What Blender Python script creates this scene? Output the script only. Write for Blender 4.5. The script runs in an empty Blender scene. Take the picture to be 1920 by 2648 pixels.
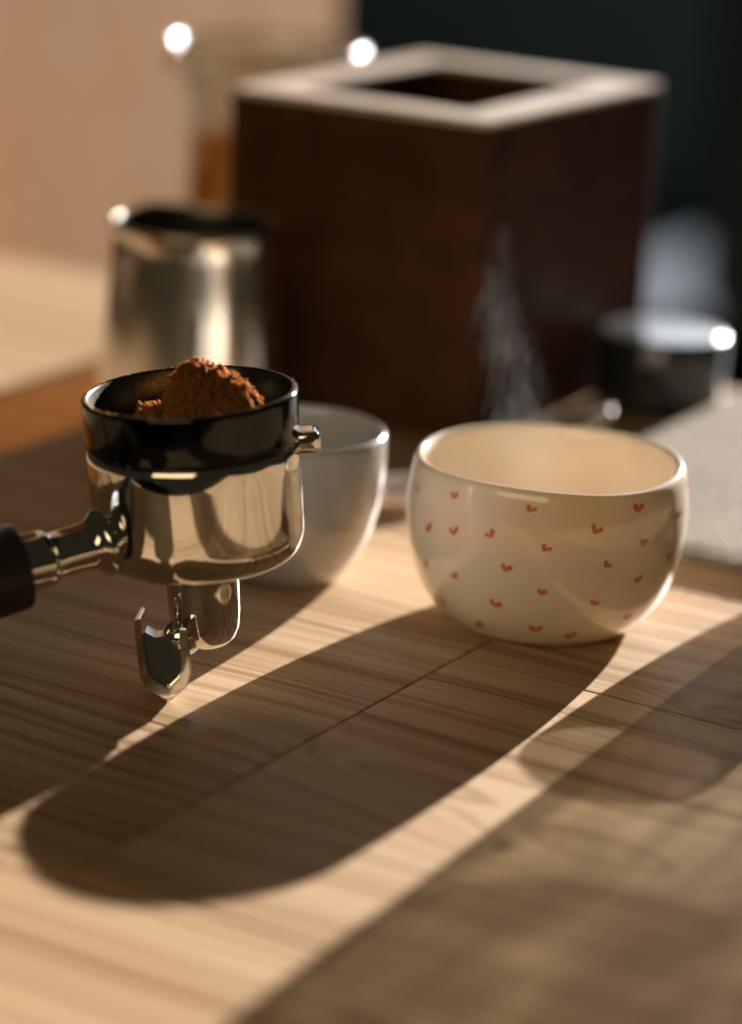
import bpy, bmesh, math, random
from mathutils import Vector, Matrix, noise

random.seed(7)
R = math.radians
sc = bpy.context.scene
C = sc.collection

# ------------------------------------------------------------------ camera
cam_d = bpy.data.cameras.new('camera')
cam = bpy.data.objects.new('camera', cam_d); C.objects.link(cam)
cam.matrix_world = (Matrix.Translation((0, 0, .300)) @ Matrix.Rotation(R(73), 4, 'X')
                    @ Matrix.Rotation(R(2.8), 4, 'Z'))
cam_d.sensor_fit = 'HORIZONTAL'; cam_d.sensor_width = 24; cam_d.lens = 87.6
cam_d.clip_start = .01; cam_d.clip_end = 200
cam_d.dof.use_dof = True
cam_d.dof.focus_distance = .842
cam_d.dof.aperture_fstop = 3.3
cam_d.dof.aperture_blades = 0
sc.camera = cam

# ------------------------------------------------------------------ light
w = bpy.data.worlds.new('World'); sc.world = w; w.use_nodes = True
bg = w.node_tree.nodes['Background']
bg.inputs[0].default_value = (1., .84, .50, 1); bg.inputs[1].default_value = .020

SUN_AZ, SUN_EL = R(28.9), R(14.4)
sun_dir = Vector((math.sin(SUN_AZ)*math.cos(SUN_EL), math.cos(SUN_AZ)*math.cos(SUN_EL), math.sin(SUN_EL)))

def aim(o, loc, target):
    o.location = loc
    o.rotation_euler = (Vector(target)-Vector(loc)).to_track_quat('-Z', 'Y').to_euler()

ld = bpy.data.lights.new('low_sunlight', 'SPOT')       # low daylight beam, far beyond the room
ld.energy = 190000; ld.color = (1, .955, .91)
ld.shadow_soft_size = .12; ld.spot_size = R(22); ld.spot_blend = .3
lo = bpy.data.objects.new('low_sunlight', ld); C.objects.link(lo)
aim(lo, Vector((0, 1.2, 0))+sun_dir*30, (0, 1.2, 0))

wd = bpy.data.lights.new('window_light', 'AREA')        # cool window behind, to the right
wd.shape = 'RECTANGLE'; wd.size = .9; wd.size_y = 1.1; wd.energy = 3.4; wd.color = (.90, .95, 1)
wo = bpy.data.objects.new('window_light', wd); C.objects.link(wo)
aim(wo, (.50, 2.9, .85), (.1, .8, 0))

fd = bpy.data.lights.new('room_fill', 'AREA')          # warm fill added above and behind the camera to lift shaded fronts
fd.shape = 'RECTANGLE'; fd.size = 1.6; fd.size_y = .7; fd.energy = 8.0; fd.color = (1, .74, .41)
fo = bpy.data.objects.new('room_fill', fd); C.objects.link(fo)
aim(fo, (-.7, -1.0, .75), (0, .9, .05))

vs = sc.view_settings
vs.view_transform = 'Standard'; vs.look = 'None'; vs.exposure = 0; vs.gamma = 1; vs.use_curve_mapping = False
sc.render.engine = 'CYCLES'
cy = sc.cycles
cy.max_bounces = 14; cy.diffuse_bounces = 6; cy.glossy_bounces = 8; cy.transmission_bounces = 12
cy.transparent_max_bounces = 12; cy.volume_bounces = 1
cy.caustics_reflective = True; cy.caustics_refractive = False
cy.blur_glossy = .6; cy.sample_clamp_indirect = 4
cy.use_denoising = True

# ------------------------------------------------------------------ node helper
class NT:
    def __init__(s, name):
        s.m = bpy.data.materials.new(name); s.m.use_nodes = True
        s.t = s.m.node_tree; s.t.nodes.clear()
        s.out = s.t.nodes.new('ShaderNodeOutputMaterial')
    def n(s, typ, **kw):
        nd = s.t.nodes.new('ShaderNode'+typ)
        for k, v in kw.items(): setattr(nd, k, v)
        return nd
    def set(s, sock, v):
        if hasattr(v, 'is_linked') or hasattr(v, 'links'): s.t.links.new(v, sock)
        elif hasattr(v, 'outputs'): s.t.links.new(v.outputs[0], sock)
        elif isinstance(v, (tuple, list)) and len(v) == 3 and sock.type == 'RGBA': sock.default_value = (*v, 1)
        else: sock.default_value = v
    def math(s, op, a, b=None, c=None, clamp=False):
        nd = s.n('Math', operation=op); nd.use_clamp = clamp
        for i, v in enumerate((a, b, c)):
            if v is not None: s.set(nd.inputs[i], v)
        return nd.outputs[0]
    def noise(s, vec, scale=1., detail=2., rough=.5, dist=0., dims='3D'):
        nd = s.n('TexNoise', noise_dimensions=dims)
        if vec is not None: s.set(nd.inputs['Vector'], vec)
        nd.inputs['Scale'].default_value = scale; nd.inputs['Detail'].default_value = detail
        nd.inputs['Roughness'].default_value = rough; nd.inputs['Distortion'].default_value = dist
        return nd.outputs[0]
    def comb(s, x, y, z=0.):
        nd = s.n('CombineXYZ')
        for i, v in enumerate((x, y, z)): s.set(nd.inputs[i], v)
        return nd.outputs[0]
    def ramp(s, f, stops):
        nd = s.n('ValToRGB'); s.set(nd.inputs[0], f)
        e = nd.color_ramp.elements
        while len(e) < len(stops): e.new(.5)
        for i, (p, c) in enumerate(stops):
            e[i].position = p; e[i].color = (*c, 1)
        return nd.outputs[0]
    def mix(s, f, a, b, typ='MIX'):
        nd = s.n('Mix', data_type='RGBA', blend_type=typ)
        s.set(nd.inputs[0], f); s.set(nd.inputs[6], a); s.set(nd.inputs[7], b)
        return nd.outputs[2]
    def bump(s, h, strength=.2, dist=.001):
        nd = s.n('Bump'); nd.inputs['Strength'].default_value = strength; nd.inputs['Distance'].default_value = dist
        s.set(nd.inputs['Height'], h); return nd.outputs[0]
    def bsdf(s, **kw):
        nd = s.n('BsdfPrincipled')
        for k, v in kw.items(): s.set(nd.inputs[k.replace('_', ' ')], v)
        s.t.links.new(nd.outputs[0], s.out.inputs[0]); return nd

# table axes: u along the grain, v across it
EU = Vector((.862, -.507, 0)).normalized(); EV = Vector((.507, .862, 0)).normalized()
TROT = math.atan2(EU.y, EU.x)
def uv(u, v, z=0.): return EU*u + EV*v + Vector((0, 0, z))

# ------------------------------------------------------------------ materials
def wood_material():
    t = NT('pine_wood')
    pos = t.n('NewGeometry').outputs['Position']
    vr = t.n('VectorRotate', rotation_type='Z_AXIS'); t.set(vr.inputs['Vector'], pos); vr.inputs['Angle'].default_value = -TROT
    sep = t.n('SeparateXYZ'); t.set(sep.inputs[0], vr.outputs[0])
    u, v = sep.outputs[0], sep.outputs[1]
    rnd = t.n('ObjectInfo').outputs['Random']
    off = t.math('MULTIPLY', rnd, 37.)
    warp = t.noise(t.comb(t.math('MULTIPLY', u, 3.2), t.math('MULTIPLY', v, 9.), off), 1., 2.)
    ph = t.math('ADD', v, t.math('MULTIPLY', t.math('SUBTRACT', warp, .5), .045))
    # knots: u, v, length, width, lift
    for ku, kv, a, b, A in KNOTS:
        du = t.math('DIVIDE', t.math('SUBTRACT', u, ku), a); dv = t.math('DIVIDE', t.math('SUBTRACT', v, kv), b)
        r2 = t.math('ADD', t.math('MULTIPLY', du, du), t.math('MULTIPLY', dv, dv))
        ph = t.math('ADD', ph, t.math('MULTIPLY', t.math('EXPONENT', t.math('MULTIPLY', r2, -1.)), A))
    rings = t.noise(t.comb(t.math('ADD', t.math('MULTIPLY', u, 2.), off), t.math('MULTIPLY', ph, 235.), off), 1., 2.6, .58)
    fibre = t.noise(t.comb(t.math('MULTIPLY', u, 30.), t.math('MULTIPLY', v, 1500.), off), 1., 2.)
    broad = t.noise(t.comb(t.math('MULTIPLY', u, 7.), t.math('MULTIPLY', ph, 30.), off), 1., 2.)
    col = t.ramp(rings, [(.31, (.27, .146, .062)), (.45, (.43, .276, .146)), (.55, (.545, .370, .216)), (.72, (.60, .422, .260))])
    col = t.mix(t.math('MULTIPLY', t.math('SUBTRACT', fibre, .35), .5, clamp=True), col, (.31, .185, .078))
    col = t.mix(t.math('MULTIPLY', t.math('SUBTRACT', broad, .42), .8, clamp=True), col, (.40, .245, .122))
    tint = t.n('HueSaturation'); t.set(tint.inputs['Color'], col)
    t.set(tint.inputs['Value'], t.math('ADD', t.math('MULTIPLY', rnd, .22), .90))
    col = tint.outputs[0]
    # dark hearts of the knots
    for ku, kv, a, b in KNOT_HEARTS:
        du = t.math('DIVIDE', t.math('SUBTRACT', u, ku), a); dv = t.math('DIVIDE', t.math('SUBTRACT', v, kv), b)
        r2 = t.math('ADD', t.math('MULTIPLY', du, du), t.math('MULTIPLY', dv, dv))
        col = t.mix(t.math('MULTIPLY', t.math('EXPONENT', t.math('MULTIPLY', r2, -1.)), .85), col, (.085, .045, .022))
    bm = t.bump(t.math('ADD', rings, t.math('MULTIPLY', fibre, .6)), .22, .0004)
    rough = t.math('ADD', t.math('MULTIPLY', rings, .14), .44)
    t.bsdf(Base_Color=col, Roughness=rough, Normal=bm, Specular_IOR_Level=.11)
    return t.m

def knot_uv(x, y): p = Vector((x, y, 0)); return p.dot(EU), p.dot(EV)
k1 = knot_uv(.050, .672); k2 = knot_uv(.0099, .7223); k3 = knot_uv(.113, .783); k4 = knot_uv(.040, .6775)
KNOTS = [(k1[0]+.012, k1[1]+.006, .050, .020, .036), (k2[0], k2[1], .032, .009, .022), (k3[0], k3[1], .018, .009, .02)]
KNOT_HEARTS = [(k4[0], k4[1], .0028, .0035), (k3[0]+.004, k3[1]-.002, .005, .0012)]

def simple(name, base, rough=.5, metal=0., coat=0., nscale=0., namt=.12, bump=0., bscale=None, spec=.5, sss=0., **kw):
    t = NT(name)
    col = base
    if nscale:
        co = t.n('TexCoord').outputs['Object']
        f = t.noise(co, nscale, 4., .6)
        dark = tuple(c*(1-namt*2) for c in base); lite = tuple(min(1, c*(1+namt)) for c in base)
        col = t.ramp(f, [(.3, dark), (.7, lite)])
        rough = t.math('ADD', t.math('MULTIPLY', t.noise(co, nscale*2.3, 3.), rough*.6), rough*.7)
    d = dict(Base_Color=col, Roughness=rough, Metallic=metal, Specular_IOR_Level=spec)
    if coat: d['Coat_Weight'] = coat; d['Coat_Roughness'] = .03
    if sss:
        d['Subsurface_Weight'] = sss; d['Subsurface_Radius'] = (1., .85, .65); d['Subsurface_Scale'] = .003
    if bump:
        co = t.n('TexCoord').outputs['Object']
        d['Normal'] = t.bump(t.noise(co, bscale or 300., 3.), bump, .0005)
    d.update(kw)
    t.bsdf(**d); return t.m

M = {}
M['wood'] = wood_material()
M['under'] = simple('table_underside', (.06, .035, .02), .8, nscale=30)
M['chrome'] = simple('polished_steel', (.78, .77, .75), .065, 1., nscale=70, namt=.05)
M['ring'] = simple('dark_anodised_steel', (.035, .038, .037), .10, 1., nscale=300, namt=.05)
M['ringin'] = simple('worn_steel', (.15, .15, .145), .27, 1., nscale=900, namt=.2)
M['steel'] = simple('brushed_steel', (.70, .67, .62), .16, 1., nscale=40, namt=.04)
M['satin'] = simple('satin_steel', (.80, .76, .72), .40, 1., nscale=80, namt=.04)
M['pale'] = simple('bright_pale_spoon', (.66, .58, .52), .45, nscale=60, namt=.06)  # pale matte instead of steel, so the spoon looks brightly sunlit
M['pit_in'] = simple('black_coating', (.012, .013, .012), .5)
M['grip'] = simple('black_grip', (.018, .015, .014), .42, nscale=200, bump=.15, bscale=900)
M['cream'] = simple('cream_glaze', (.90, .785, .63), .14, coat=1., nscale=25, namt=.03, sss=.15)
M['heart'] = simple('red_brush_paint', (.84, .23, .10), .3, nscale=900, namt=.25, coat=.6)
M['grey'] = simple('pale_grey_glaze', (.42, .39, .345), .2, coat=.9, nscale=30, namt=.04)
M['coffee'] = simple('ground_coffee', (.10, .035, .010), .9, nscale=900, namt=.3, spec=.2)
M['grain'] = simple('coffee_grain', (.34, .115, .025), .7, nscale=1500, namt=.3, spec=.1, Subsurface_Weight=1., Subsurface_Radius=(1., .42, .12), Subsurface_Scale=.0022)
M['boxwood'] = simple('dark_stained_wood', (.070, .030, .014), .7, nscale=40, namt=.2, spec=.06)
M['boxtop'] = simple('glare_box_wood', (.72, .58, .46), .35, nscale=60, namt=.1)  # pale colour holds the sun glare on top of the dark box
M['black'] = simple('black_lacquer', (.012, .016, .016), .22, coat=.8)
M['pucktop'] = simple('pale_sheen_top', (.75, .77, .80), .22, .9)  # pale metal on the black puck, lightened to strengthen the window reflection
M['wall'] = simple('tan_plaster', (.345, .185, .088), .85, nscale=6, namt=.04, bump=.1, bscale=80, spec=.04)
M['teal'] = simple('dark_teal_paint', (.030, .052, .055), .7, nscale=2, namt=.06)
M['floor'] = simple('pale_floor', (.042, .060, .085), .8, nscale=5, namt=.06, spec=.05)
M['cab'] = simple('grey_green_paint', (.10, .13, .11), .6, nscale=3, namt=.06)
M['kettle'] = simple('black_enamel', (.02, .02, .022), .3, nscale=30)
M['engrave'] = simple('engraved_mark', (.05, .045, .04), .5, .6)

def thin_glass(name, tint, rough, f0, wavy=False, edge=.9):
    t = NT(name)
    tr = t.n('BsdfTransparent'); tr.inputs[0].default_value = (*tint, 1)
    if wavy:
        nz = t.noise(t.n('TexCoord').outputs['Object'], 26., 2., .5, 1.4)
        t.set(tr.inputs[0], t.ramp(nz, [(.30, tuple(c*.55 for c in tint)), (.55, tint), (.72, tuple(min(1, c*1.5) for c in tint))]))
    gl = t.n('BsdfGlossy'); gl.inputs['Roughness'].default_value = rough; gl.inputs['Color'].default_value = (.95, .95, .93, 1)
    lw = t.n('LayerWeight'); lw.inputs[0].default_value = .5
    fr_ = t.math('ADD', t.math('MULTIPLY', t.math('POWER', lw.outputs['Facing'], 4.), edge), f0*.15)
    mx = t.n('MixShader'); t.t.links.new(fr_, mx.inputs[0])
    t.t.links.new(tr.outputs[0], mx.inputs[1]); t.t.links.new(gl.outputs[0], mx.inputs[2]); t.t.links.new(mx.outputs[0], t.out.inputs[0])
    return t.m
M['glass'] = thin_glass('clear_glass', (.90, .90, .86), .04, .3)
M['wavy'] = thin_glass('wavy_glass', (.60, .58, .53), .05, .25, wavy=True)  # tint mottled so the carafe's cast shade comes out uneven
M['tumbler'] = thin_glass('tumbler_glass', (.36, .33, .28), .05, .2, wavy=True, edge=.3)
M['smoked'] = thin_glass('smoked_glass', (.31, .29, .26), .08, .2, wavy=True)  # dark tint set to deepen the carafe's cast shade
M['amber'] = thin_glass('amber_drink', (.78, .50, .22), .06, .2)

def linen():
    t = NT('linen_weave'); co = t.n('TexCoord').outputs['Object']
    sep = t.n('SeparateXYZ'); t.set(sep.inputs[0], co)
    wx = t.math('SINE', t.math('MULTIPLY', sep.outputs[0], 1700.)); wy = t.math('SINE', t.math('MULTIPLY', sep.outputs[1], 1700.))
    wv = t.math('MULTIPLY', wx, wy)
    slub = t.noise(t.comb(t.math('MULTIPLY', sep.outputs[0], 190.), t.math('MULTIPLY', sep.outputs[1], 420.), 0.), 1., 3., .6)
    f = t.math('ADD', t.math('MULTIPLY', wv, .30), slub)
    col = t.ramp(f, [(.25, (.15, .12, .09)), (.72, (.45, .385, .31))])
    t.bsdf(Base_Color=col, Roughness=.95, Specular_IOR_Level=.1, Normal=t.bump(f, 1., .0022))
    return t.m
M['linen'] = linen()

# ------------------------------------------------------------------ mesh helpers
def obj(name, bm, mat, parent=None, smooth=True, auto=None):
    bmesh.ops.recalc_face_normals(bm, faces=bm.faces)
    me = bpy.data.meshes.new(name); bm.to_mesh(me); bm.free()
    if smooth:
        for p in me.polygons: p.use_smooth = True
        if auto is not None: me.set_sharp_from_angle(angle=R(auto))
    me.materials.append(M[mat] if isinstance(mat, str) else mat)
    o = bpy.data.objects.new(name, me); C.objects.link(o)
    if parent is not None: o.parent = parent
    return o
def tag(o, label=None, cat=None, group=None, kind=None):
    if label: o['label'] = label
    if cat: o['category'] = cat
    if group: o['group'] = group
    if kind: o['kind'] = kind
    return o
def empty(name, loc=(0, 0, 0), rz=0.):
    o = bpy.data.objects.new(name, None); C.objects.link(o); o.location = loc; o.rotation_euler = (0, 0, rz)
    o.empty_display_size = .01
    return o
def smoothp(pts, n=4):
    """Catmull-Rom through (r,z) points"""
    out = []
    P = [pts[0]]+list(pts)+[pts[-1]]
    for i in range(1, len(P)-2):
        p0, p1, p2, p3 = P[i-1], P[i], P[i+1], P[i+2]
        for k in range(n):
            s = k/n
            out.append(tuple(.5*((2*p1[j])+(-p0[j]+p2[j])*s+(2*p0[j]-5*p1[j]+4*p2[j]-p3[j])*s*s+(-p0[j]+3*p1[j]-3*p2[j]+p3[j])*s**3) for j in range(len(p1))))
    out.append(pts[-1]); return out
def lathe(prof, seg=96, mm=.001, bm=None, fn=None, mtx=None):
    bm = bm or bmesh.new(); rings = []
    for (r, z) in prof:
        r *= mm; z *= mm
        if r < 1e-7: rings.append([bm.verts.new((0, 0, z))])
        else: rings.append([bm.verts.new((r*math.cos(2*math.pi*k/seg), r*math.sin(2*math.pi*k/seg), z)) for k in range(seg)])
    new = [v for rg in rings for v in rg]
    for a, b in zip(rings, rings[1:]):
        if len(a) == 1 and len(b) == 1: continue
        for k in range(seg):
            k2 = (k+1) % seg
            if len(a) == 1: bm.faces.new((a[0], b[k], b[k2]))
            elif len(b) == 1: bm.faces.new((a[k], a[k2], b[0]))
            else: bm.faces.new((a[k], a[k2], b[k2], b[k]))
    if fn:
        for v in new: v.co = fn(v.co)
    if mtx is not None:
        for v in new: v.co = mtx @ v.co
    return bm
def box(bm, lo, hi, bev=0., seg=2, mtx=None):
    r = bmesh.ops.create_cube(bm, size=1); vs_ = r['verts']
    for v in vs_: v.co = Vector([lo[i]+(v.co[i]+.5)*(hi[i]-lo[i]) for i in range(3)])
    if bev:
        es = list({e for v in vs_ for e in v.link_edges})
        rr = bmesh.ops.bevel(bm, geom=es, offset=bev, segments=seg, affect='EDGES', profile=.6)
        vs_ = list({v for f in rr['faces'] for v in f.verts}|set(v for v in vs_ if v.is_valid))
    if mtx is not None:
        for v in vs_: v.co = mtx @ v.co
    return bm
def loft(bm, loops, cap=True):
    rows = [[bm.verts.new(p) for p in lp] for lp in loops]
    n = len(rows[0])
    for a, b in zip(rows, rows[1:]):
        for k in range(n): bm.faces.new((a[k], a[(k+1) % n], b[(k+1) % n], b[k]))
    if cap: bm.faces.new(rows[0][::-1]); bm.faces.new(rows[-1])
    return bm
def tube(bm, pts, rad, seg=10):
    loops = []
    for i, p in enumerate(pts):
        d = (Vector(pts[min(i+1, len(pts)-1)])-Vector(pts[max(i-1, 0)])).normalized()
        a = d.orthogonal().normalized() if i == 0 else (loops_a - d*loops_a.dot(d)).normalized()
        loops_a = a; b = d.cross(a); r = rad[i] if isinstance(rad, (list, tuple)) else rad
        loops.append([Vector(p)+(a*math.cos(2*math.pi*k/seg)+b*math.sin(2*math.pi*k/seg))*r for k in range(seg)])
    return loft(bm, loops)

# ------------------------------------------------------------------ setting: floor and walls beyond the table
FZ = -.75
bm = bmesh.new(); box(bm, (-4, -2, FZ-.05), (4, 9, FZ)); tag(obj('floor', bm, 'floor', smooth=False), kind='structure')
bm = bmesh.new(); box(bm, (-.9, 6.0, FZ+.002), (.98, 6.12, 2.2)); tag(obj('wall_back', bm, 'teal', smooth=False), kind='structure')
# tan wall: runs obliquely away behind the left half of the table, then turns along the table edge
wdir = Vector((.342, .94, 0)).normalized(); wn = Vector((wdir.y, -wdir.x, 0))
pA = Vector((-.232, 1.425, 0)); pB = pA+wdir*.565
bm = bmesh.new()
pl = [pA, pB, pB-wn*.12, pA-wn*.12-wdir*.02]
lo_ = [bm.verts.new((p.x, p.y, FZ+.002)) for p in pl]; hi_ = [bm.verts.new((p.x, p.y, 1.6)) for p in pl]
bm.faces.new(lo_); bm.faces.new(hi_)
for k in range(4): bm.faces.new((lo_[k], lo_[(k+1) % 4], hi_[(k+1) % 4], hi_[k]))
tag(obj('wall_left', bm, 'wall', smooth=False), kind='structure')
bm = bmesh.new()
box(bm, (-1.2, 1.135, FZ+.002), (pA.dot(EU)-.025, 1.23, 1.6), mtx=Matrix.Rotation(TROT, 4, 'Z'))
tag(obj('wall_side', bm, 'wall', smooth=False), kind='structure')

# grey-green cabinet at the far right edge
cb = empty('cabinet', (.815, 4.6, FZ))
tag(cb, 'grey-green cabinet, a blurred upright strip at the right edge of the background', 'cabinet')
bm = bmesh.new(); box(bm, (-.25, -.2, .03), (.25, .2, 1.9), .01); obj('carcass', bm, 'cab', cb, smooth=False)
bm = bmesh.new(); box(bm, (-.24, -.222, .08), (.24, -.203, 1.86), .006); obj('door', bm, 'cab', cb, smooth=False)
bm = bmesh.new(); box(bm, (-.20, -.245, .9), (-.185, -.224, 1.05), .004); obj('handle', bm, 'steel', cb, smooth=False)

# ------------------------------------------------------------------ table
table = empty('wooden_table', (0, 0, 0), TROT)
tag(table, 'pale pine table of wide planks with sunlit stripes and dark joints', 'table')
rows = [.405, .522, .620, .7255, .828, .930, 1.032, 1.118]
U0, U1 = -1.30, .30
G = .00022
def plank(u0, u1, v0, v1):
    bm = bmesh.new()
    dz = random.uniform(-.00012, .0)
    box(bm, (u0+G*1.6, v0+G*1.5, -.022), (u1-G*1.6, v1-G*1.5, dz), .0007, 2)
    return obj('plank', bm, 'wood', table, smooth=False)
for i in range(len(rows)-1):
    v0, v1 = rows[i], rows[i+1]
    if i in (1, 2):
        plank(U0, -.86, v0, v1); plank(-.86, -.392, v0, v1); continue
    if i == 3: cuts = [-.79, -.392]
    else: cuts = sorted([-.95+random.uniform(0, .3), -.45+random.uniform(0, .25)])
    us = [U0]+cuts+[U1]
    for a, b in zip(us, us[1:]): plank(a, b, v0, v1)
plank(-.392, U1, rows[1], rows[3])
bm = bmesh.new(); box(bm, (U0+.002, rows[0]+.002, -.040), (U1-.002, rows[-1]-.002, -.0225)); obj('backing_board', bm, 'under', table, smooth=False)
for a in (U0+.06, U1-.12):
    for b in (rows[0]+.04, rows[-1]-.10):
        bm = bmesh.new(); box(bm, (a, b, FZ+.001), (a+.06, b+.06, -.041), .004); obj('leg', bm, 'wood', table, smooth=False)

# ------------------------------------------------------------------ linen cloth
cl = empty('linen_cloth', uv(-.453, .862, .0002), TROT)
tag(cl, 'folded cream linen cloth with frayed edge behind the heart cup at right', 'cloth')
def cloth_layer(z0, z1, du, dv, W, D):
    bm = bmesh.new(); nx, ny = 60, 60
    def top(i, j):
        x = du+W*i/nx; y = dv+D*j/ny
        return x, y, .0006*noise.noise(Vector((x*25, y*25, z1*300)))+.0012*noise.noise(Vector((x*9, y*9, z1*90)))
    T = []; B = []
    for j in range(ny+1):
        T.append([]); B.append([])
        for i in range(nx+1):
            x, y, dz = top(i, j)
            edge = min(i, nx-i, j, ny-j); rnd = .0012 if edge == 0 else (.0003 if edge == 1 else 0)
            wob = .0007*noise.noise(Vector((x*60, y*60, 3))) if edge == 0 else 0
            T[-1].append(bm.verts.new((x+wob, y+wob, z1+dz-rnd))); B[-1].append(bm.verts.new((x+wob, y+wob, z0+max(dz, -.0001)*.2+(.0003 if edge == 0 else 0))))
    for j in range(ny):
        for i in range(nx):
            bm.faces.new((T[j][i], T[j][i+1], T[j+1][i+1], T[j+1][i])); bm.faces.new((B[j][i], B[j+1][i], B[j+1][i+1], B[j][i+1]))
    for i in range(nx):
        bm.faces.new((T[0][i], B[0][i], B[0][i+1], T[0][i+1])); bm.faces.new((T[ny][i], T[ny][i+1], B[ny][i+1], B[ny][i]))
    for j in range(ny):
        bm.faces.new((T[j][0], T[j+1][0], B[j+1][0], B[j][0])); bm.faces.new((T[j][nx], B[j][nx], B[j+1][nx], T[j+1][nx]))
    return bm
obj('lower_fold', cloth_layer(.0004, .0036, .003, .004, .24, .235), 'linen', cl)
obj('upper_fold', cloth_layer(.0046, .0076, 0, 0, .24, .235), 'linen', cl)
bm = bmesh.new()
for k in range(230):
    x = .24*k/230+random.uniform(-.0006, .0006); L = random.uniform(.0025, .006); s = random.uniform(-.0015, .0015)
    tube(bm, [(x, .002, .0062), (x+s*.4, -L*.5, .0060+random.uniform(-.0004, .0008)), (x+s, -L, .0052+random.uniform(-.001, .001))], [.0003, .00028, .00016], 4)
tag(obj('fringe', bm, 'linen', cl), kind='stuff')

# ------------------------------------------------------------------ open wooden box
bx0 = uv(-.638, .951)
wb = empty('wooden_box', bx0, TROT)
tag(wb, 'tall dark brown wooden box with an open square top coloured pale for sun glare, blurred in the background', 'box')
BW, BD, BH, BT = .124, .161, .135, .020
def boxpart(name, lo, hi, mat, bev=.0012):
    bm = bmesh.new(); box(bm, lo, hi, bev); return obj(name, bm, mat, wb, smooth=False)
boxpart('front_board', (0, 0, .0003), (BW, .012, BH-.003), 'boxwood')
boxpart('back_board', (0, BD-.012, .0003), (BW, BD, BH-.003), 'boxwood')
boxpart('side_board', (0, .0122, .0003), (.012, BD-.0122, BH-.003), 'boxwood')
boxpart('side_board', (BW-.012, .0122, .0003), (BW, BD-.0122, BH-.003), 'boxwood')
boxpart('base_board', (.0122, .0122, .002), (BW-.0122, BD-.0122, .010), 'boxwood')
z0, z1 = BH-.0028, BH
for lo_, hi_ in (((.0, .0, z0), (BW, BT, z1)), ((.0, BD-BT, z0), (BW, BD, z1)), ((.0, BT+.0001, z0), (BT, BD-BT-.0001, z1)), ((BW-BT, BT+.0001, z0), (BW, BD-BT-.0001, z1))):
    boxpart('top_rail', lo_, hi_, 'boxtop', .001)

# ------------------------------------------------------------------ glass jar
jar = empty('glass_jar', uv(-.6845, 1.050, .0003))
tag(jar, 'clear glass jar with amber drink, half hidden behind the wooden box', 'jar')
outer = smoothp([(0, 0), (31, 0), (35.5, 2.5), (37, 8), (37, 60), (37, 111), (38.6, 122), (42.0, 131), (44.6, 134.5), (45.0, 136.4), (44.2, 138.0)], 5)
inner = smoothp([(42.6, 138.2), (41.4, 137), (40.4, 132), (37.0, 123), (35.0, 112), (35.0, 60), (34.8, 12), (31, 6), (0, 5.5)], 4)
obj('vessel', lathe(outer+inner, 96), 'glass', jar)
def torus(Rm, rm, z, seg=96, k=10): return lathe([(Rm+rm*math.cos(2*math.pi*i/k), z+rm*math.sin(2*math.pi*i/k)) for i in range(k+1)], seg)
obj('glint_band', torus(44.6, .9, 139.0), 'steel', jar)  # steel rings added to the glass lip and neck to catch glints
obj('glint_wire', torus(39.6, 1.0, 122.), 'steel', jar)
for ang, zz in ((172, 128.), (200, 133.), (8, 131.), (-12, 136.)):  # small loops added on the jar for extra bright glints
    cl_ = obj('glint_loop', torus(4.2, .75, 0., 28, 8), 'steel', jar)
    cl_.location = (.0445*math.cos(R(ang)), .0445*math.sin(R(ang)), zz*.001); cl_.rotation_euler = (R(70), R(20), R(ang+60))
obj('drink', lathe([(0, 5.9), (30.5, 6.3), (34.4, 12.3), (34.7, 40), (34.7, 98), (34.0, 98.6), (0, 98.6)], 72), 'amber', jar)

# ------------------------------------------------------------------ steel milk pitcher
pit = empty('steel_jug', (-.0770, 1.085, .0003))
tag(pit, 'shiny steel jug with dark inside, blurred behind the coffee-filled filter holder', 'jug')
def spout(co):
    r = math.hypot(co.x, co.y)
    if r < 1e-6: return co
    a = math.atan2(co.y, co.x); d = (a-R(125)+math.pi) % (2*math.pi)-math.pi
    k = math.exp(-(d/.32)**2)*max(0, (co.z-.055)/.03)**2
    s = 1+.04*k
    return Vector((co.x*s, co.y*s, co.z+.0012*k))
po = smoothp([(0, 0), (35, 0), (38.4, 2), (38.9, 8), (38.2, 25), (36.0, 50), (34.0, 70), (33.3, 80), (33.8, 84.5), (33.9, 85.2)], 4)
obj('body', lathe(po+[(33.4, 85.6), (32.8, 85.2)], 96, fn=spout), 'steel', pit)
obj('rim', lathe([(33.7+1.4*math.cos(2*math.pi*i/12), 86.4+1.4*math.sin(2*math.pi*i/12)) for i in range(13)], 96, fn=spout), 'steel', pit)
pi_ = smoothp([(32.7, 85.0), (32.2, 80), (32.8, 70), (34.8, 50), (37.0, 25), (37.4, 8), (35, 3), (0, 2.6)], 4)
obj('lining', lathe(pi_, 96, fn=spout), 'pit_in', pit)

# ------------------------------------------------------------------ coffee leveller (black puck)
pk = empty('coffee_leveller', uv(-.4828, 1.066, .0003))
tag(pk, 'low black round coffee leveller with shiny flat top beside the linen cloth', 'leveller')
obj('base', lathe(smoothp([(0, 0), (26.5, 0), (28.3, .8), (28.5, 3), (28.5, 12), (28.2, 12.8)], 3)+[(0, 12.8)], 80), 'black', pk, auto=40)
obj('cap', lathe([(0, 13), (28.2, 13), (28.5, 14), (28.5, 31.5), (28.0, 33.2), (26.8, 34)], 80), 'black', pk, auto=40)
obj('top_plate', lathe([(26.9, 33.95), (26.2, 34.25), (0, 34.25)], 80), 'pucktop', pk, auto=40)

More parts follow.
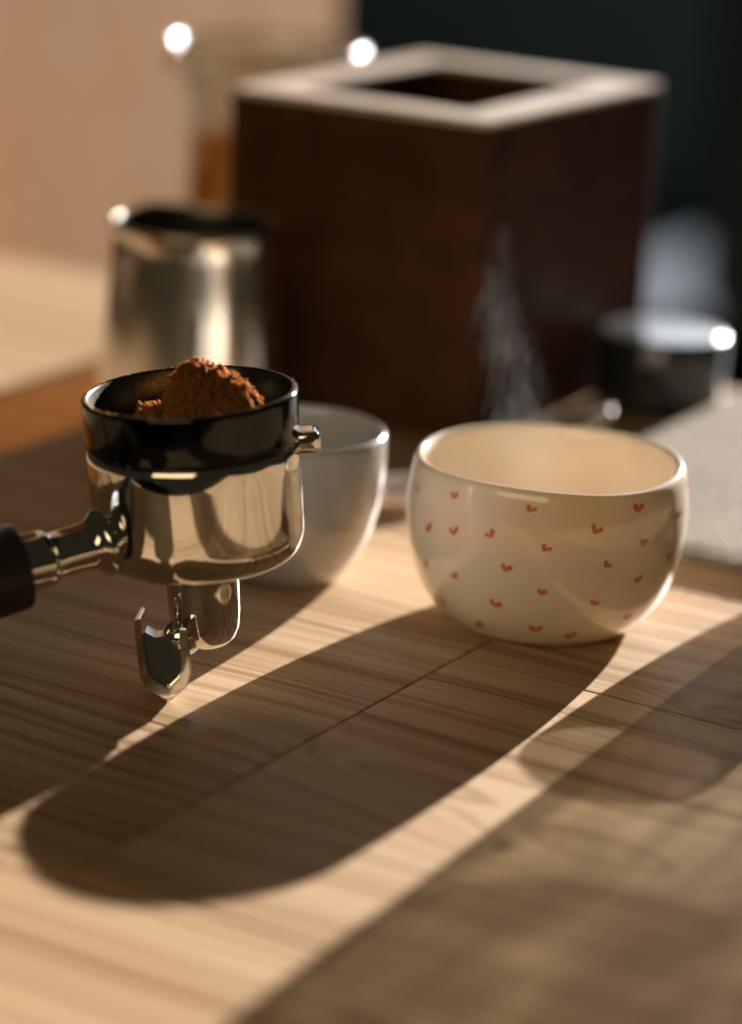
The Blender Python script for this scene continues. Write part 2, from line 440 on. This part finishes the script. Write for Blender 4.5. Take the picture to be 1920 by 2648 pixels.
# ------------------------------------------------------------------ teaspoon
sA, sB = Vector((.0000, .9880, .0003)), Vector((.0950, 1.0550, 0))
sp = empty('small_spoon', sA, math.atan2(sB.y-sA.y, sB.x-sA.x))
tag(sp, 'short pale spoon behind the heart cup, its handle propped on the linen cloth', 'spoon')
L = (sB.xy-sA.xy).length
bm = bmesh.new(); loops = []
for i in range(27):
    s = i/26; x = .030+(L-.030)*s
    wv_ = .0028+.0034*s**1.1
    if s > .9: wv_ *= math.sqrt(max(0., 1-((s-.9)/.1)**2))*.97+.03
    z = .0052+.0062*s+.0145*s**3
    loops.append([Vector((x, wv_*math.cos(a), z+.0011*math.sin(a))) for a in [2*math.pi*k/14 for k in range(14)]])
loft(bm, loops); obj('handle', bm, 'pale', sp)
bm = bmesh.new(); nr, ns = 10, 28; top = []; bot = []
for lay, arr in ((0, top), (1, bot)):
    for i in range(nr+1):
        q = i/nr; ring = []
        for k in range(ns):
            a = 2*math.pi*k/ns
            x = .014+.0185*q*math.cos(a)*(1.0); y = .0115*q*math.sin(a)*(1+.12*math.cos(a)); z = .0008+.0052*q*q+(.0008 if lay == 0 else 0)
            ring.append(bm.verts.new((x, y, z)))
        arr.append(ring)
    for a, b in zip(arr, arr[1:]):
        for k in range(ns): bm.faces.new((a[k], a[(k+1) % ns], b[(k+1) % ns], b[k]))
for k in range(ns): bm.faces.new((top[-1][k], top[-1][(k+1) % ns], bot[-1][(k+1) % ns], bot[-1][k]))
bmesh.ops.remove_doubles(bm, verts=bm.verts, dist=1e-7)
obj('bowl', bm, 'pale', sp)

# ------------------------------------------------------------------ pale grey cup
gc = empty('grey_cup', (-.0278, .9025, .0003))
tag(gc, 'plain pale grey cup standing behind the chrome filter holder', 'cup')
go_ = smoothp([(0, .6), (15, .5), (17.5, 0), (19, 1.2), (23.5, 7), (28, 16), (30.8, 27), (32, 38), (32.4, 47), (32.2, 51.5), (31.4, 53), (30.3, 53), (29.6, 51.5), (29.7, 45), (29.2, 36), (27.5, 25), (23.5, 14), (17, 7.5), (8, 5), (0, 4.7)], 4)
tag(gc)
obj('bowl', lathe(go_, 112), 'grey', gc)

# ------------------------------------------------------------------ cream cup with hearts
hc = empty('heart_cup', (.0588, .8696, .0003))
tag(hc, 'round cream cup painted with tiny red hearts, steam rising from it', 'cup')
ho = smoothp([(0, .8), (26, .7), (29.2, 0), (31.5, .8), (34.5, 3.2), (39.2, 8.4), (43, 15.5), (45.9, 25), (47.1, 35), (46.8, 44.5), (45.9, 51.0), (45.4, 53.6), (44.8, 55.2), (43.8, 56.1), (42.7, 56.0), (41.8, 55.0), (41.6, 53.2), (42.0, 50), (43.0, 44), (43.4, 35), (42.2, 25.5), (39, 16.5), (33, 9.5), (22, 5.8), (10, 5.2), (0, 5.1)], 4)
def hand(co):
    a = math.atan2(co.y, co.x); q = co.z/.055
    s = 1+.006*math.sin(2*a+.6)*q+.003*math.sin(5*a)*q
    return Vector((co.x*s, co.y*s, co.z+(.0005*math.sin(3*a+1)+.0004*math.sin(2*a))*q))
obj('bowl', lathe(ho, 144, fn=hand), 'cream', hc)
# outer profile for the painted hearts
oz = [p for p in smoothp([(29.2, 0), (31.5, .8), (34.5, 3.2), (39.2, 8.4), (43, 15.5), (45.9, 25), (47.1, 35), (46.8, 44.5), (45.9, 51.0), (45.4, 53.6), (44.8, 55.2)], 6)]
def rad(z):
    for (r0, a), (r1, b) in zip(oz, oz[1:]):
        if a <= z <= b: return r0+(r1-r0)*(z-a)/max(b-a, 1e-6)
    return oz[-1][0]
def on_cup(phi, z, lift):
    z = min(max(z, .3), 54.); r = rad(z); dz = .4
    sl = (rad(min(z+dz, 54.5))-rad(max(z-dz, .1)))/(2*dz)
    n = Vector((math.cos(phi), math.sin(phi), -sl)).normalized()
    return hand(Vector((r*math.cos(phi), r*math.sin(phi), z))*.001)+n*lift
hearts = [(-161.0, 47.5), (-134.5, 50.8), (-100.2, 51.0), (-73.1, 45.8), (-54.0, 52.0), (-25.1, 45.2), (-10.6, 51.6), (-147.4, 37.3), (-132.3, 39.4), (-115.8, 41.0), (-93.1, 39.0), (-51.2, 40.2), (-33.0, 32.1), (-67.9, 34.0), (-108.4, 30.8), (-151.7, 23.6), (-132.3, 24.1), (-51.9, 27.2), (-93.6, 23.8), (-113.2, 17.4), (-145.4, 11.0), (-70.9, 20.2), (-50.3, 12.4), (-125.6, 6.4), (-95.4, 9.3), (-77.8, 6.8),
          (10, 40), (28, 48), (45, 30), (62, 44), (80, 22), (98, 40), (115, 48), (130, 28), (148, 42), (165, 24), (178, 36), (20, 20)]
tilts = [-8, 12, 26, 34, 18, 10, 0, -18, -4, -32, 30, 22, 28, 40, 14, -30, -14, 8, 24, 28, -36, 36, 10, -30, 6, -12]
for i, (ph, z) in enumerate(hearts):
    tl = R(tilts[i % 26]); sz = random.uniform(.82, 1.18)*1.12
    bm = bmesh.new()
    # two brush strokes meeting at the point, the right one longer
    pts = []
    for side in (-1, 1):
        n_ = 9; le, ri = [], []
        ln = (3.1 if side > 0 else 2.5)*sz*random.uniform(.92, 1.08); ang = R(30+random.uniform(-5, 8))*side
        wmax = .76*sz*random.uniform(.85, 1.1)
        d = (math.sin(ang), math.cos(ang)); pn = (math.cos(ang), -math.sin(ang))
        for k in range(n_):
            s = k/(n_-1); wd_ = wmax*(.2+.85*math.sin(math.pi*min(1, s*.62+.04)))*(math.sqrt(max(0, 1-max(0, (s-.72)/.28)**2)))
            wd_ = max(wd_, .03)
            bx_, by_ = d[0]*ln*s, d[1]*ln*s-1.5*sz
            le.append((bx_-pn[0]*wd_, by_-pn[1]*wd_)); ri.append((bx_+pn[0]*wd_, by_+pn[1]*wd_))
        pts.append((le, ri))
    for q, (le, ri) in enumerate(pts):
        row = []
        for (a, b) in zip(le, ri):
            vv = []
            for (x, y) in (a, b):
                X = x*math.cos(tl)+y*math.sin(tl)*1; Y = -x*math.sin(tl)+y*math.cos(tl)
                p = R(ph)+X/rad(z)
                vv.append(bm.verts.new(on_cup(p, z+Y*.95, .00008+.00003*q)))
            row.append(vv)
        for a, b in zip(row, row[1:]): bm.faces.new((a[0], a[1], b[1], b[0]))
    obj('heart', bm, 'heart', hc)

# ------------------------------------------------------------------ portafilter (chrome filter holder)
pf = empty('portafilter', (-.0474, .7885, .0))
pf.rotation_euler = (0, R(-5.4), 0)
tag(pf, 'polished chrome coffee filter holder with black grip, resting on its spout', 'portafilter')
PF_M = Matrix.Translation((-.0474, .7885, 0)) @ Matrix.Rotation(R(-5.4), 4, 'Y')
bp = smoothp([(0, 41), (20, 41), (26, 41.6), (30, 44), (32, 48.5), (32.4, 54), (32.4, 66), (32.4, 71)], 5)+[(32.4, 76.0), (32.2, 77.8), (31.6, 78.5), (29.6, 78.8), (29.4, 77), (29.2, 52), (0, 52)]
obj('body', lathe(bp, 144), 'chrome', pf, auto=50)
# lugs
for a in (4,):
    bm = bmesh.new(); box(bm, (.0300, -.0052, .0735), (.0384, .0052, .0808), .0023, 4)
    o = obj('lug', bm, 'chrome', pf, auto=60); o.rotation_euler = (0, 0, R(a))
# spout stub
obj('spout_stem', lathe([(0, 13.6), (4, 13.7), (7, 14.4), (9.3, 16.5), (10.6, 20), (11.1, 25), (11.3, 33), (11.5, 38), (12.2, 41.2)], 72,
    fn=lambda c: Vector((c.x, c.y, c.z))), 'chrome', pf)
# bridge from stem to the open nozzle
bm = bmesh.new()
tube(bm, smoothp([(.002, .0, .0205), (-.003, -.003, .0200), (-.007, -.0045, .0180), (-.0105, -.0042, .0150)], 3), [.0062]*8+[.005, .004], 16)
obj('spout_bridge', bm, 'chrome', pf)
# open nozzle: a pointed tray with side walls, mouth towards the viewer
bm = bmesh.new()
cxn, zt = -.0118, .0012
front = [(-8.2, 27), (-8.3, 18), (-7.9, 8.5), (-6.2, 4.2), (.6, 0), (6.4, 4.4), (7.9, 9.5), (8.0, 16), (7.6, 23.5)]
inn = [(-6.5, 27), (-6.2, 18), (-5.6, 10), (-4.4, 7.2), (.4, 4.2), (3.8, 7.0), (4.9, 10), (5.1, 16), (5.0, 23.5)]
def L3(p, y, k=1.): return Vector((cxn+p[0]*.001*k, y, zt+p[1]*.001))
yf, yb, yfl = -.0160, -.0040, -.0082
of = [L3(p, yf) for p in front]; ob = [L3(p, yb, .9) for p in front]
nf = [L3(p, yf+.0006) for p in inn]; nb = [L3(p, yb, .9) for p in inn]
V_ = [[bm.verts.new(p) for p in r_] for r_ in (ob, of, nf, nb)]
for a, b in ((0, 1), (1, 2), (2, 3), (3, 0)):
    for k in range(len(front)-1): bm.faces.new((V_[a][k], V_[a][k+1], V_[b][k+1], V_[b][k]))
for e in (0, -1): bm.faces.new([r_[e] for r_ in V_])
bmesh.ops.recalc_face_normals(bm, faces=bm.faces)
bmesh.ops.bevel(bm, geom=[e for e in bm.edges if e.calc_face_angle(0) > .35], offset=.0004, segments=2, affect='EDGES')
obj('nozzle', bm, 'chrome', pf, auto=35)
bm = bmesh.new()
pl_ = [(-6.9, 21), (-6.6, 10), (-5.3, 6.2), (.4, 3.0), (4.7, 6.2), (5.8, 10), (6.0, 21.5), (1.5, 19.2), (-3, 18.8)]
loft(bm, [[L3(p, y_+t_*p[1], k_) for p in pl_] for y_, k_, t_ in ((yb+.0004, .9, 0.), (yf+.0018, .98, .00024))])
obj('nozzle_floor', bm, 'chrome', pf, auto=35)
# handle: s along the axis from the body, towards left and viewer
HZ, HA, HD = 55.5, R(180+27), R(5.5)
hm = (Matrix.Translation((0, 0, HZ*.001)) @ Matrix.Rotation(HA, 4, 'Z') @ Matrix.Rotation(R(90)+HD, 4, 'Y'))
def hpart(name, prof, mat, seg=72, auto=40):
    return obj(name, lathe(prof, seg, mtx=hm), mat, pf, auto=auto)
hpart('neck_flange', smoothp([(10.6, 30), (10.3, 32.2), (9.4, 33.4), (8.2, 34.6), (7.6, 36), (7.5, 37)], 4), 'chrome')
hpart('neck', [(7.5, 36), (7.35, 38), (7.25, 44), (7.3, 47.2), (7.7, 48.4), (8.4, 49.0)], 'chrome')
hpart('ferrule', [(7.6, 48.9), (8.5, 49.2), (8.8, 49.8), (8.9, 52), (9.0, 57.4), (9.0, 59), (6, 59)], 'chrome')
hpart('grip', [(8.9, 57.6)]+smoothp([(11.8, 57.7), (12.7, 58.0), (13.1, 59), (13.3, 65), (13.9, 80), (14.3, 100), (13.6, 122), (13.6, 140), (14.4, 152), (12.5, 160), (7, 163.5), (0, 164)], 4), 'grip')
# small engraved mark on the ferrule
for k, (a0, s0, a1, s1) in enumerate([(0, 53, 0, 56), (3.4, 53, 3.4, 56), (0, 53, 3.4, 56), (-1.8, 54.5, 0, 54.5)]):
    bm = bmesh.new(); vv = []
    for j in range(5):
        q = j/4
        for e in (-1, 1):
            dx, dy = (a1-a0), (s1-s0); ln = math.hypot(dx, dy); nx_, ny_ = -dy/ln*.22*e, dx/ln*.22*e
            a = (a0+dx*q+nx_)/9.; s = s0+dy*q+ny_; an = R(-128)+a
            vv.append(bm.verts.new(hm @ (Vector((9.03*math.cos(an), 9.03*math.sin(an), s))*.001)))
    for j in range(4): bm.faces.new((vv[2*j], vv[2*j+1], vv[2*j+3], vv[2*j+2]))
    obj('engraved_stroke', bm, 'engrave', pf)

# ------------------------------------------------------------------ dosing ring on top
dr = empty('dosing_ring'); dr.matrix_world = PF_M @ Matrix.Translation((0, 0, .0790))
tag(dr, 'dark mirror-finish dosing ring sitting on the filter holder', 'dosing ring')
rp = [(29.2, -.4), (31.6, -.3), (32.2, .1), (32.4, .8), (32.45, 6), (32.8, 14.2), (32.75, 15.0), (32.3, 15.5), (31.6, 15.6), (31.0, 15.3)]
obj('collar', lathe(rp, 144), 'ring', dr, auto=50)
obj('inner_face', lathe([(31.0, 15.3), (30.6, 14.6), (29.8, 4), (29.2, -.4)], 144), 'ringin', dr, auto=50)

# ------------------------------------------------------------------ ground coffee
gcf = empty('ground_coffee'); gcf.matrix_world = PF_M @ Matrix.Translation((0, 0, .0805))
tag(gcf, 'mound of orange-brown ground coffee heaped in the dosing ring', 'ground coffee')
def mound(x, y):
    r = math.hypot(x, y)
    def g_(cx, cy_, sx, sy, p=2.): return math.exp(-(((x-cx)/sx)**2+((y-cy_)/sy)**2)**(p/2))
    h_ = max(20.5*g_(2, 2, 11, 11, 4), 18*g_(9, 0, 11, 11, 4), 14.5*g_(15, -4, 9, 10, 4), 9*g_(-11, 1, 8, 9, 3))
    h_ += 2.6*noise.noise(Vector((x*.22, y*.22, 3)))+2.0*noise.noise(Vector((x*.55, y*.55, 7)))+1.5*noise.noise(Vector((x*1.1, y*1.1, 1)))+.7*noise.noise(Vector((x*2.3, y*2.3, 5)))
    return max(0, h_)*min(1, max(0, (29.-r)/4))+.3
bm = bmesh.new(); N = 110; Rr = 29.0; grid = {}
for i in range(N+1):
    for j in range(N+1):
        x = -Rr+2*Rr*i/N; y = -Rr+2*Rr*j/N
        if math.hypot(x, y) < Rr: grid[i, j] = bm.verts.new((x*.001, y*.001, mound(x, y)*.001))
for (i, j) in list(grid):
    q = [(i, j), (i+1, j), (i+1, j+1), (i, j+1)]
    if all(k in grid for k in q): bm.faces.new([grid[k] for k in q])
obj('heap', bm, 'coffee', gcf)
ico = bmesh.new(); bmesh.ops.create_icosphere(ico, subdivisions=1, radius=1)
iv = [v.co.copy() for v in ico.verts]; ic = [[v.index for v in f.verts] for f in ico.faces]; ico.free()
verts, faces = [], []
rg = random.Random(3)
n_g = 0
while n_g < 16000:
    x = rg.uniform(-24, 27); y = rg.uniform(-24, 24)
    if math.hypot(x, y) > 27.5: continue
    z = mound(x, y)
    if z < 2.5 and rg.random() < .75: continue
    s = rg.choice((.2, .26, .34, .44, .6))*rg.uniform(.8, 1.2)
    if rg.random() < .03: s *= 1.7
    z += rg.uniform(-.2, .45); b0 = len(verts)
    rot = Matrix.Rotation(rg.uniform(0, 6.28), 3, Vector((rg.uniform(-1, 1), rg.uniform(-1, 1), rg.uniform(-1, 1))).normalized() if True else 'Z')
    sx, sy, sz = rg.uniform(.7, 1.3), rg.uniform(.7, 1.3), rg.uniform(.6, 1.1)
    for c in iv:
        p = rot @ Vector((c.x*sx, c.y*sy, c.z*sz)); verts.append(((x+p.x*s)*.001, (y+p.y*s)*.001, (z+p.z*s)*.001))
    faces += [[b0+k for k in f] for f in ic]; n_g += 1
me = bpy.data.meshes.new('granules'); me.from_pydata(verts, [], faces); me.materials.append(M['grain'])
o = bpy.data.objects.new('granules', me); C.objects.link(o); o.parent = gcf; o['kind'] = 'stuff'

verts, faces = [], []
for k in range(240):
    a = rg.uniform(R(95), R(265)) if rg.random() < .8 else rg.uniform(0, 6.28); s_ = rg.uniform(.05, .16)
    if rg.random() < .45: rr_, z = rg.uniform(31.0, 32.3), 15.55
    else: z = rg.uniform(7, 15); rr_ = 29.2+(z+.4)/15.*1.3
    z -= 1.5; b0 = len(verts)
    for c in iv: verts.append(((rr_*math.cos(a)+c.x*s_)*.001, (rr_*math.sin(a)+c.y*s_)*.001, (z+c.z*s_)*.001))
    faces += [[b0+q for q in f] for f in ic]
me = bpy.data.meshes.new('dust'); me.from_pydata(verts, [], faces); me.materials.append(M['grain'])
o = bpy.data.objects.new('dust', me); C.objects.link(o); o.parent = gcf; o['kind'] = 'stuff'

# ------------------------------------------------------------------ unseen glassware added right of the frame to shade the near table
ec = empty('shadow_tumbler', (.1746, .9225, .0092))
tag(ec, 'unseen small glass tumbler added beyond the right edge to cast a rounded shadow', 'tumbler')
obj('bowl', lathe(smoothp([(0, .5), (17, .3), (19, 1.5), (25, 12), (28.5, 26), (29.6, 40), (29.5, 43.4)], 4), 72), 'tumbler', ec)
kt = empty('shadow_carafe', (.2534, .9754, .0092))
tag(kt, 'unseen tall glass carafe with dark collar, added beyond the right edge to shade the near table', 'carafe')
obj('body', lathe(smoothp([(0, 0), (50, 0), (54, 3), (54.5, 14), (54, 68), (54.2, 98)], 5), 80), 'wavy', kt)
obj('collar', lathe(smoothp([(53.4, 98.3), (54.6, 99), (54.6, 112), (50, 138), (41, 146)], 4), 80), 'smoked', kt)
obj('lid', lathe(smoothp([(41, 146.3), (41, 149), (34, 155), (14, 159), (0, 159.5)], 4), 64), 'kettle', kt)
obj('knob', lathe(smoothp([(4, 159), (4, 166), (9, 170), (9, 175), (4, 179), (0, 179.5)], 4), 32), 'kettle', kt)

# ------------------------------------------------------------------ steam over the heart cup
st = empty('steam_base')
bpy.data.objects.remove(st)
bm = bmesh.new(); loops = []
path = [(0, -.002, .028, .024, .020), (-.004, -.002, .045, .020, .016), (-.010, 0, .070, .0185, .013), (-.015, .001, .088, .0160, .011), (-.0205, .002, .104, .0140, .010), (-.0215, .002, .116, .0105, .008), (-.020, .003, .128, .0066, .005), (-.0185, .003, .142, .0012, .0012)]
for (x, y, z, rx, ry) in smoothp(path, 4):
    loops.append([Vector((x+rx*math.cos(a)*(1+.12*math.sin(3*a+z*60)), y+ry*math.sin(a), z)) for a in [2*math.pi*k/28 for k in range(28)]])
loft(bm, loops)
t = NT('steam')
co = t.n('TexCoord').outputs['Object']; mp = t.n('Mapping'); t.set(mp.inputs[0], co); mp.inputs['Scale'].default_value = (150, 150, 60)
mp.inputs['Rotation'].default_value = (0, R(12), 0)
f = t.noise(mp.outputs[0], 1., 4., .62, 1.6)
sep = t.n('SeparateXYZ'); t.set(sep.inputs[0], co)
zn = t.math('DIVIDE', t.math('SUBTRACT', sep.outputs[2], .028), .114)
rp_ = t.ramp(zn, [((z-.028)/.114, ((x+.03)/.04, rx/.03, ry/.03)) for (x, y, z, rx, ry) in path])
sc_ = t.n('SeparateColor'); t.set(sc_.inputs[0], rp_)
xc = t.math('SUBTRACT', t.math('MULTIPLY', sc_.outputs[0], .04), .03)
dx_ = t.math('DIVIDE', t.math('SUBTRACT', sep.outputs[0], xc), t.math('MULTIPLY', sc_.outputs[1], .03))
dy_ = t.math('DIVIDE', sep.outputs[1], t.math('MULTIPLY', sc_.outputs[2], .03))
fo_ = t.math('POWER', t.math('SUBTRACT', 1., t.math('ADD', t.math('MULTIPLY', dx_, dx_), t.math('MULTIPLY', dy_, dy_)), clamp=True), 1.6)
f = t.math('MAXIMUM', t.math('SUBTRACT', t.math('ADD', t.math('MULTIPLY', fo_, .75), t.math('MULTIPLY', t.math('SUBTRACT', f, .5), 2.6)), .30), 0.)
f = t.math('MULTIPLY', f, t.math('SUBTRACT', 4.2, t.math('MULTIPLY', zn, 2.2)))
pv = t.n('VolumePrincipled'); pv.inputs['Color'].default_value = (.95, .93, .9, 1); pv.inputs['Anisotropy'].default_value = .45
t.set(pv.inputs['Density'], f); t.t.links.new(pv.outputs[0], t.out.inputs['Volume'])
so = obj('steam', bm, t.m); so.location = (.0588, .8696, 0)
tag(so, 'thin wisp of steam rising from the heart cup', 'steam', kind='stuff')
cy.volume_step_rate = 1.0; cy.volume_max_steps = 128
